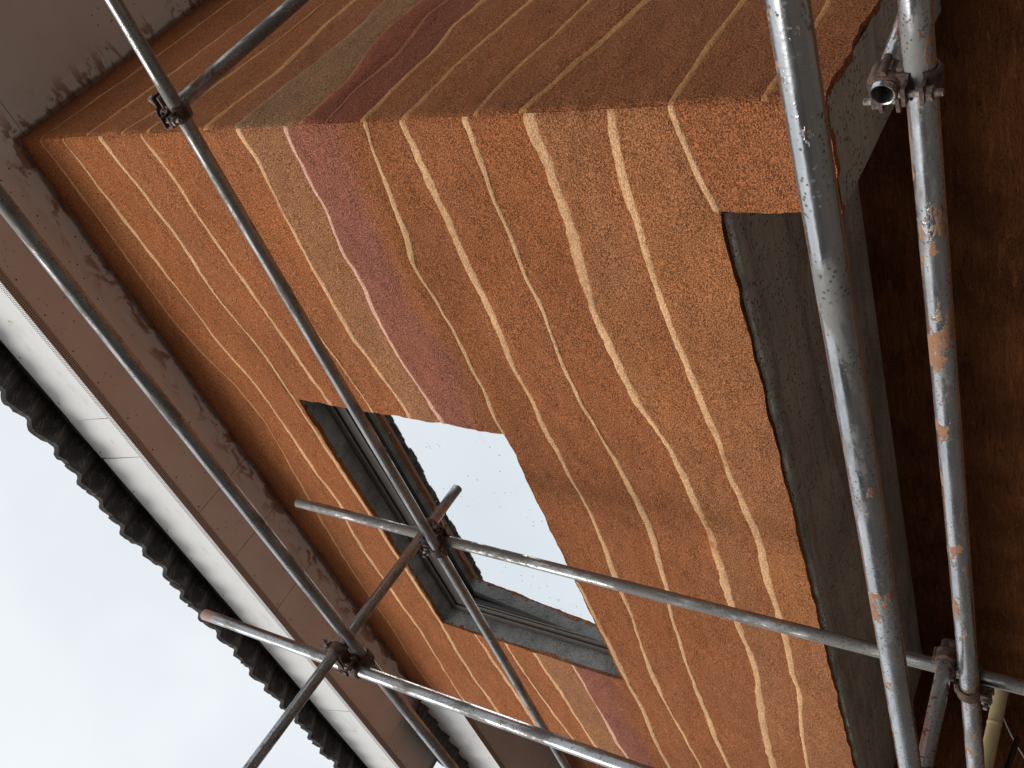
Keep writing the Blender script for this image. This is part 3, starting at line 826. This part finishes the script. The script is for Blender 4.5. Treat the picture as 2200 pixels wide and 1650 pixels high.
# fascia boards: leaning outwards towards the top
def fascia_board(name, x0, x1, y0, z0, y1, z1, parent, mat, th=.012):
    V = [(x0, y0, z0), (x1, y0, z0), (x1, y1, z1), (x0, y1, z1), (x0, y0 + th, z0), (x1, y0 + th, z0), (x1, y1 + th, z1), (x0, y1 + th, z1)]
    return obj(name, V, [(0, 1, 2, 3), (5, 4, 7, 6), (0, 4, 5, 1), (1, 5, 6, 2), (2, 6, 7, 3), (3, 7, 4, 0)], mat, parent)
fascia = box_obj('fascia', [(EXL + .03, EXR - .03, EY + .018, EY + .04, ZS + .06, FT_Z)], M['bedding'], house)
fx = [EXR, -2.335, -2.60, -4.95, EXL]
for i, (a, b) in enumerate(zip(fx[:-1], fx[1:])):
    d = (.0, -.012, .004, .0)[i]
    fascia_board('fascia_board', b + .002, a - .002, EY - .002 * (i % 2), ZS - .004, FT_Y - .002 * (i % 2) - d * .3, FT_Z - d, fascia, M['fascia'])
# side fascias
def side_fascia(x0, x1, name='fascia_board'):
    V = [(x0, EY, ZS - .004), (x0, 7.0, ZS - .004), (x1, 7.0, FT_Z), (x1, FT_Y, FT_Z)]
    s_ = .012 if x0 < -3 else -.012
    V += [(x + s_, y, z) for x, y, z in V]
    obj(name, V, [(0, 1, 2, 3), (4, 7, 6, 5), (0, 4, 5, 1), (1, 5, 6, 2), (2, 6, 7, 3), (3, 7, 4, 0)], M['fascia'], fascia)
side_fascia(EXR + .001, EXR + .07); side_fascia(EXL - .001, EXL - .07)
# perforated corner bead: a strip under the soffit edge, a strip on the fascia edge
box_obj('corner_bead', [(EXL, EXR, EY - .0055, EY + .030, ZS - .0075, ZS - .0045)], M['bead_brown'], soffit)
box_obj('corner_bead', [(EXL - .002, EXL + .022, EY + .031, 7.0, ZS - .0085, ZS - .003)], M['bead_brown'], soffit)
V = [(EXL, EY - .0045, ZS - .0075), (EXR, EY - .0045, ZS - .0075), (EXR, EY - .0130, ZS + .020), (EXL, EY - .0130, ZS + .020)]
V += [(x, y + .002, z) for x, y, z in V]
obj('corner_bead', V, [(0, 1, 2, 3), (5, 4, 7, 6), (1, 5, 6, 2), (3, 7, 4, 0)], M['bead_white'], fascia)

# screw heads
def screws(name, pts, normal, parent, r=.0042):
    V, F = [], []; nrm = Vector(normal).normalized(); t1 = nrm.orthogonal().normalized(); t2 = nrm.cross(t1)
    for p in pts:
        b = len(V)
        for k in range(7):
            a = 2 * math.pi * k / 7
            V.append(Vector(p) + (t1 * math.cos(a) + t2 * math.sin(a)) * r + nrm * .0008)
        V.append(Vector(p) + nrm * .0022)
        F += [(b + k, b + (k + 1) % 7, b + 7) for k in range(7)]
    o = obj(name, V, F, M['screw'], parent); o['kind'] = 'stuff'; return o
pts = []
x = EXR - .1
while x > EXL + .05:
    pts.append((x + random.uniform(-.03, .03), EY + .05 + random.uniform(-.006, .006), ZS))
    if random.random() < .6: pts.append((x - .12 + random.uniform(-.03, .03), 1.78 + random.uniform(-.02, .02), ZS))
    x -= .21
screws('screw_heads', pts, (0, 0, -1), soffit)
pts = []
x = EXR - .1
while x > EXL + .05:
    for k in (.09, .90):
        pts.append((x + random.uniform(-.05, .05), EY + (FT_Y - EY) * k - .003, ZS + (FT_Z - ZS) * k))
    x -= .30
screws('screw_heads', pts, (0, -1, -.27), fascia)

# roof slope under the tiles, and the tile courses
RY = TE_Y + 2.6 
RZ = TE_Z + 2.6 * math.tan(SLOPE)
_rs = FT_Z + .07
V = [(EXL - .02, FT_Y + .05, _rs), (EXR + .02, FT_Y + .05, _rs), (EXR - 2.3, RY, RZ), (EXL + 2.3, RY, RZ),
     (EXR + .02, 9.0, _rs), (EXR - 2.3, 9.0, RZ), (EXL - .02, 9.0, _rs), (EXL + 2.3, 9.0, RZ)]
roof = obj('roof', V, [(0, 1, 2, 3), (1, 4, 5, 2), (6, 0, 3, 7), (3, 2, 5, 7), (0, 6, 4, 1)], M['bedding'], house)
nt = int((EXR - EXL + .46) / TW) + 1
place_tiles(roof, nt, 0, -1, (EXR + .16 - TW, TE_Y, TE_Z), 0, SLOPE)
nside = 24
place_tiles(roof, nside, 0, 1, (EXR + .23, TE_Y + .12, TE_Z), math.radians(90), SLOPE, 1)
place_tiles(roof, nside, 0, -1, (EXL - .23, TE_Y + .12 + TW, TE_Z), math.radians(-90), SLOPE, 1)
# bedding mortar between fascia top and tiles
V, F = [], []
n = 260
for i in range(n + 1):
    x = EXL - .05 + (EXR - EXL + .1) * i / n
    for k, (yy, zz) in enumerate(((FT_Y + .010, FT_Z - .004), (FT_Y - .004, FT_Z + .022), (FT_Y + .03, FT_Z + .085))):
        V.append((x, yy + .012 * float(fbm(np.array(x * 9), np.array(k * 3.0), np.array(0.0), 23)), zz + .008 * float(vnoise(x * 14, k, 0, 24))))
for i in range(n):
    for k in range(2):
        q = i * 3 + k
        F.append((q, q + 3, q + 4, q + 1))
obj('tile_bedding', V, F, M['bedding'], roof, True)

# ---- the lower wing beyond the far end of the wall
wing = tag(empty('house_wing', (-8.0, 4.4, GZ)), 'lower wing beyond the striped wall, white fascia and brown soffit at its eave', 'house')
WS = 3.75; WE = 2.0; WW = 2.44; WXR = XL - .012; WXL = -11.0
box_obj('wall', [(WXL, WXR, WW, 7.0, GZ, WS + .02)], M['porch'], wing)
ws = box_obj('soffit', [(WXL + .01, WXR - .005, WE + .02, WW + .05, WS + .016, WS + .04)], M['bedding'], wing)
wx = [WXR, -5.70, -6.88, -8.1, -9.5, WXL]
for a, b in zip(wx[:-1], wx[1:]):
    box_obj('soffit_panel', [(b + .003, a - .003, WE, WW - .002, WS, WS + .014)], M['soffit_plain'], ws, .0015)
box_obj('corner_bead', [(WXL, WXR, WE - .0055, WE + .030, WS - .0075, WS - .0045)], M['bead_brown'], ws)
wf = box_obj('fascia', [(WXL, WXR, WE + .018, WE + .04, WS + .05, WS + .25)], M['bedding'], wing)
for i, (a, b) in enumerate(((WXR, -6.62), (-6.62, -8.9), (-8.9, WXL))):
    fascia_board('fascia_board', b + .002, a - .002, WE - .001 * (i % 2), WS - .004, WE - .07, WS + .255, wf, M['fascia'])
pts = [(WXR - .06 - .19 * i, WE + .055, WS) for i in range(20)] + [(WXR - .1 - .31 * i, WE - .012, WS + .03) for i in range(12)]
screws('screw_heads', pts[:20], (0, 0, -1), ws); screws('screw_heads', pts[20:], (0, -1, -.27), wf)
WSL = math.radians(10)
V = [(WXL, WE - .12, WS + .262), (EXL - .02, WE - .12, WS + .262), (EXL - .02, 4.4, WS + .262 + 2.5 * math.tan(WSL)), (WXL, 4.4, WS + .262 + 2.5 * math.tan(WSL))]
V += [(x, y, z - .02) for x, y, z in V]
wr = obj('roof', V, [(0, 1, 2, 3), (7, 6, 5, 4), (0, 4, 5, 1), (1, 5, 6, 2), (3, 2, 6, 7), (0, 3, 7, 4)], M['bedding'], wing)
TILE_L_keep = TILE_L
place_tiles(wr, int((WXR - WXL) / TW), 0, -1, (WXR - TW - .02, WE - .230, WS + .235), 0, WSL, 1)

# ------------------------------------------------------------------ unseen houses added to block light and darken reflections
def shade_block(name, x0, x1, y0, y1, h, label):
    t = tag(empty(name, ((x0 + x1) / 2, (y0 + y1) / 2, GZ)), label, 'house')
    box_obj('wall', [(x0, x1, y0, y1, GZ, GZ + h)], M['shade_block'], t)
    xm = (x0 + x1) / 2
    V = [(x0 - .4, y0 - .4, GZ + h), (x1 + .4, y0 - .4, GZ + h), (x1 + .4, y1 + .4, GZ + h), (x0 - .4, y1 + .4, GZ + h), (xm, y0 - .4, GZ + h + 1.6), (xm, y1 + .4, GZ + h + 1.6)]
    obj('roof', V, [(0, 3, 2, 1), (0, 1, 4), (2, 3, 5), (1, 2, 5, 4), (3, 0, 4, 5)], M['tile'], t)
    return t
shade_block('added_shade_house', 7.0, 12.5, -4.0, 12.0, 4.6, 'brick neighbour added out of view to dim the side wall')
shade_block('added_shade_house', -14.0, 1.0, -13.0, -6.0, 3.6, 'low brick block added out of view to darken porch and tubes, opposite the striped wall')

# ------------------------------------------------------------------ scaffold tubes
def tube(name, A, B, dia, mat, label, cat='scaffold tube', group='scaffold tubes', wall=.0036, flat=False):
    """open steel tube from A to B; the mesh runs along its own z axis"""
    A, B = Vector(A), Vector(B); L = (B - A).length; r = dia / 2; ri = r - wall; n = 28
    rows = max(6, int(L / .12)); V, F = [], []
    seed = random.random() * 50
    rings = [(ri, 0.0015), (r - .0012, 0.0), (r, .0015)] + [(r, L * k / rows) for k in range(1, rows)] + [(r, L - .0015), (r - .0012, L), (ri, L - .0015)]
    for j, (rr, zz) in enumerate(rings):
        wob = .0006 * math.sin(zz * 2.1 + seed) if 2 < j < len(rings) - 3 else 0
        for i in range(n):
            a = 2 * math.pi * i / n
            V.append(((rr) * math.cos(a) + wob, rr * math.sin(a) + wob * .7, zz))
    k = len(rings)
    for j in range(k - 1):
        for i in range(n):
            F.append((j * n + i, j * n + (i + 1) % n, (j + 1) * n + (i + 1) % n, (j + 1) * n + i))
    for i in range(n):                                    # bore
        F.append((i, (k - 1) * n + i, (k - 1) * n + (i + 1) % n, (i + 1) % n))
    me = mesh(name, V, F, True)
    me.set_sharp_from_angle(angle=math.radians(40))
    me.materials.append(mat)
    o = bpy.data.objects.new(name, me); COL.objects.link(o)
    q = (B - A).to_track_quat('Z', 'Y')
    o.rotation_mode = 'QUATERNION'; o.rotation_quaternion = q; o.location = A
    tag(o, label, cat, group)
    return dict(o=o, A=A, B=B, d=(B - A).normalized(), r=r)

def lin(P, Q, x=None, y=None, z=None):
    """point on the line P-Q at a given coordinate"""
    P, Q = Vector(P), Vector(Q)
    for i, v in enumerate((x, y, z)):
        if v is not None:
            t = (v - P[i]) / (Q[i] - P[i]); return P + (Q - P) * t

# inner ledger, its standard, the outer ledger and standard, the transoms
P1a, P1b = (-0.5340, 1.6170, 2.3980), (-4.6665, 1.6170, 2.4493)
L_in = tube('ledger_tube', lin(P1a, P1b, x=.9), lin(P1a, P1b, x=-7.2), 0.0418, M['tube_rust'],
            'rust-flecked ledger tube running past the window, close along the striped wall')
P0a, P0b = (-0.7810, 1.0951, 2.5034), (-3.6581, 1.0951, 2.3971)
L_out = tube('ledger_tube', lin(P0a, P0b, x=.9), lin(P0a, P0b, x=-6.6), 0.0452, M['tube_clean'],
             'grey ledger tube running under the brown soffit and white fascia')
S2a, S2b = (-2.8370, 1.6683, 3.2732), (-2.8491, 1.6683, 0.5611)
S_in = tube('standard_tube', S2a, lin(S2a, S2b, z=GZ), 0.0438, M['tube_grime'],
            'mortar-crusted standard tube crossing the window, its free end over the ochre wall', group='scaffold standards')
S1a, S1b = (-2.8445, 1.0438, 3.3105), (-2.8109, 1.0438, 1.2657)
S_out = tube('standard_tube', S1a, lin(S1a, S1b, z=GZ), 0.0452, M['tube_tip'],
             'shiny standard tube with pinkish free end over the dark roof tiles', group='scaffold standards')
T1a, T1b = (-2.7848, 1.8920, 2.4763), (-2.7075, 0.6105, 2.4763)
T_mid = tube('transom_tube', T1a, lin(T1a, T1b, y=-.15), 0.0424, M['tube_clean'],
             'dull brown transom tube from the open sky to a free end before the window glass', group='scaffold transoms')
T2a, T2b = (-0.8612, 1.6049, 2.4493), (-0.8407, 2.2554, 2.4493)
T_side = tube('transom_tube', T2a, lin(T2a, T2b, y=5.0), 0.0438, M['tube_grime'],
              'dark transom tube reaching back along the shaded side wall', group='scaffold transoms')
PAa, PAb = (-0.4380, 0.9693, 0.3882), (-2.0756, 0.9693, 0.3980)
L_a = tube('ledger_tube', lin(PAa, PAb, x=.9), lin(PAa, PAb, x=-5.2), 0.0450, M['tube_bright'],
           'bright galvanised ledger tube nearest the camera, crossing over the concrete underside')
PBa, PBb = (-0.7549, 1.6170, 0.4418), (-3.3170, 1.6170, 0.4511)
L_b = tube('ledger_tube', lin(PBa, PBb, x=.9), lin(PBa, PBb, x=-6.4), 0.0531, M['tube_mud'],
           'silvery ledger tube caked with orange mud in front of the dark porch wall')
Qa, Qb = (-0.9003, 1.5797, 0.4977), (-0.8770, 1.7028, 0.4977)
T_q = tube('transom_tube', Qa, lin(Qa, Qb, y=4.6), 0.0450, M['tube_mud'],
           'short-looking transom tube with open round end facing the camera', group='scaffold transoms')
Ra, Rb = (-2.7885, 1.7195, 0.5219), (-2.7885, 1.3141, 0.5014)
T_r = tube('transom_tube', Ra, lin(Ra, Rb, y=.3), 0.0450, M['tube_red'],
           'grey transom tube smeared with dark red paint below the porch ceiling', group='scaffold transoms')

# ------------------------------------------------------------------ couplers
def cyl(C, ax, r, h, n=14, hexa=False):
    C, ax = Vector(C), Vector(ax).normalized(); t1 = ax.orthogonal().normalized(); t2 = ax.cross(t1)
    n = 6 if hexa else n
    V = []; F = []
    for s_ in (-.5, .5):
        for i in range(n):
            a = 2 * math.pi * i / n
            V.append(C + ax * h * s_ + (t1 * math.cos(a) + t2 * math.sin(a)) * r)
    F = [(i, (i + 1) % n, n + (i + 1) % n, n + i) for i in range(n)] + [tuple(range(n - 1, -1, -1)), tuple(range(n, 2 * n))]
    return V, F

def obox(C, ex, ey, ez, sx, sy, sz):
    C = Vector(C); V = []
    for a, b, c in ((-1, -1, -1), (1, -1, -1), (1, 1, -1), (-1, 1, -1), (-1, -1, 1), (1, -1, 1), (1, 1, 1), (-1, 1, 1)):
        V.append(C + ex * a * sx / 2 + ey * b * sy / 2 + ez * c * sz / 2)
    return V, list(BOXF)

def join(lst):
    V, F = [], []
    for v, f in lst:
        b = len(V); V += list(v); F += [tuple(b + i for i in q) for q in f]
    return V, F

def bevel(o, w=.0015, seg=2):
    bm = bmesh.new(); bm.from_mesh(o.data)
    es = [e_ for e_ in bm.edges if len(e_.link_faces) == 2 and e_.calc_face_angle(0) > .6]
    bmesh.ops.bevel(bm, geom=es, offset=w, segments=seg, affect='EDGES', profile=.6)
    bm.to_mesh(o.data); bm.free()

def band(C, d, g, n, r, width):
    """pressed strap round a tube; open on the g side where the ears stand"""
    V, F = [], []; N = 30; a0 = .36; prof = ((-.5, 0), (-.5, .0045), (-.36, .0085), (.36, .0085), (.5, .0045), (.5, 0))
    for i in range(N + 1):
        a = a0 + (2 * math.pi - 2 * a0) * i / N
        rad = g * math.cos(a) + n * math.sin(a)
        flare = 1 - .22 * abs(math.sin(a * 1.0)) ** 2
        for w_, h_ in prof:
            V.append(C + rad * (r + .0006 + h_) + d * (w_ * width * flare))
    k = len(prof)
    for i in range(N):
        for j in range(k):
            F.append((i * k + j, i * k + (j + 1) % k, (i + 1) * k + (j + 1) % k, (i + 1) * k + j))
    F += [tuple(range(k))[::-1], tuple(N * k + j for j in range(k))]
    ears = []
    for s_ in (-1, 1):
        ec = C + g * (r + .019) + n * s_ * .0145
        ears.append(obox(ec, g, n, d, .034, .0065, width * .62))
    hinge = cyl(C - g * (r + .0085), d, .0075, width * .92)
    lug = obox(C - g * (r + .004), g, n, d, .012, .026, width * .45)
    return join([(V, F)] + ears + [hinge, lug])

def coupler(ta, tb, label, flip_a=1, flip_b=1, shank=.055):
    # nearest points of the two axes
    w0 = ta['A'] - tb['A']; a, b, c = 1.0, ta['d'].dot(tb['d']), 1.0
    d_, e_ = ta['d'].dot(w0), tb['d'].dot(w0); den = a * c - b * b
    CA = ta['A'] + ta['d'] * ((b * e_ - c * d_) / den); CB = tb['A'] + tb['d'] * ((a * e_ - b * d_) / den)
    n = (CB - CA).normalized()
    root = empty('scaffold_coupler', (CA + CB) / 2)
    tag(root, label, 'coupler', 'scaffold couplers')
    org = root.location.copy()
    def part(name, vf, mat, par, bev=0.0, smooth=False):
        V = [Vector(v) - org for v in vf[0]]
        me = mesh(name, V, vf[1], smooth); me.materials.append(mat)
        o = bpy.data.objects.new(name, me); COL.objects.link(o); o.parent = par
        if bev: bevel(o, bev)
        return o
    gapv = max((CB - CA).length - ta['r'] - tb['r'], .002)
    mid = CA + n * (ta['r'] + gapv / 2)
    ex = ta['d']; ey = n.cross(ex).normalized()
    part('body', join([obox(mid, ex, ey, n, .044, .044, gapv + .016), obox(mid, ex, ey, n, .058, .030, gapv + .007)]), M['coupler'], root, .003)
    for (C, t, sgn, fl) in ((CA, ta, -1, flip_a), (CB, tb, 1, flip_b)):
        g = t['d'].cross(n).normalized() * fl
        bn = part('clamp_band', band(C, t['d'], g, n, t['r'], .052), M['coupler'], root)
        bc = C + g * (t['r'] + .023)
        part('bolt', cyl(bc + n * sgn * (shank / 2 - .016), n, .0064, shank + .016, 12), M['bolt'], bn)
        part('nut', join([cyl(bc + n * sgn * .025, n, .0140, .013, hexa=True), cyl(bc + n * sgn * .0187, n, .0160, .002)]), M['bolt'], bn, .0012)
    return root

coupler(T_mid, S_in, 'rusty coupler behind the ledger at the window, holding the free-ended transom', 1, -1)
coupler(L_in, S_in, 'rusty coupler strapped round the ledger tube in front of the window glass', -1, 1)
coupler(T_mid, S_out, 'brown coupler strapped round the transom under the soffit, bolt pointing at the eave', -1, 1)
coupler(L_out, S_out, 'brown coupler strapped round the shiny standard, bolt pointing at the soffit', 1, -1)
coupler(L_in, T_side, 'dark coupler joining ledger and transom at the corner of the two walls', -1, 1)
coupler(L_b, T_q, 'rust-brown coupler round the open-ended transom and muddy ledger', -1, -1)
coupler(T_r, S_in, 'mud-grey coupler at the tip of the red-smeared transom', 1, 1)
coupler(L_b, S_in, 'coupler strapped round the muddy ledger where it meets the standard', 1, -1)

# ------------------------------------------------------------------ things lying across the lower ledger
def bamboo(A, B, r, label):
    A, B = Vector(A), Vector(B); d = (B - A).normalized(); L = (B - A).length
    t1 = d.orthogonal().normalized(); t2 = d.cross(t1); V, F = [], []; n = 20
    zs = []
    z = 0; nodes = []
    while z < L:
        zs.append(z); z += .03
    zs.append(L)
    nodes = [.18 + .31 * k for k in range(int(L / .31) + 1)]
    extra = [x + dx for x in nodes for dx in (-.012, -.004, 0, .004, .012)]
    zs = sorted(set([q for q in zs + extra if 0 <= q <= L]))
    for zz in zs:
        m = min(abs(zz - q) for q in nodes)
        rr = r * (1 + (.07 if m < .001 else (.02 if m < .005 else (-.03 if m < .013 else 0)))) * (1 - .04 * zz / L)
        for i in range(n):
            a = 2 * math.pi * i / n
            V.append((rr * math.cos(a), rr * math.sin(a), zz))
    k = len(zs)
    for j in range(k - 1):
        for i in range(n):
            F.append((j * n + i, j * n + (i + 1) % n, (j + 1) * n + (i + 1) % n, (j + 1) * n + i))
    F += [tuple(range(n))[::-1], tuple((k - 1) * n + i for i in range(n))]
    me = mesh('bamboo_pole', V, F, True); me.materials.append(M['bamboo'])
    o = bpy.data.objects.new('bamboo_pole', me); COL.objects.link(o)
    o.rotation_mode = 'QUATERNION'; o.rotation_quaternion = d.to_track_quat('Z', 'Y'); o.location = A
    return tag(o, label, 'bamboo pole')
ba, bb = Vector((-3.8725, 2.2387, 0.5033)), Vector((-3.9284, 1.9264, 0.5033))
bamboo(ba + (ba - bb) * .12, bb + (bb - ba) * 4.0, 0.0266, 'yellow bamboo pole lying across the muddy ledger in the porch')
ra, rb = Vector((-4.5854, 2.4279, 0.4907)), Vector((-4.4643, 2.2210, 0.4907))
tube('conduit_pipe', ra, rb + (rb - ra) * 6.0, 0.0252, M['tube_green'], 'thin dark green pipe poking into the porch beside the bamboo', 'pipe', None, .003)
# white cable along the porch end wall
pts = [Vector((-5.185, 2.98 - .03 * i, .70 - .0007 * i * i - .010 * i)) for i in range(26)]
V, F = [], []
for p in pts:
    for k in range(8):
        a = 2 * math.pi * k / 8
        V.append(p + Vector((math.cos(a) * .0045, 0, math.sin(a) * .0045)))
for j in range(len(pts) - 1):
    for k in range(8):
        F.append((j * 8 + k, j * 8 + (k + 1) % 8, (j + 1) * 8 + (k + 1) % 8, (j + 1) * 8 + k))
tag(obj('cable', V, F, M['cable'], None, True), 'thin white cable along the porch end wall behind the bamboo', 'cable')
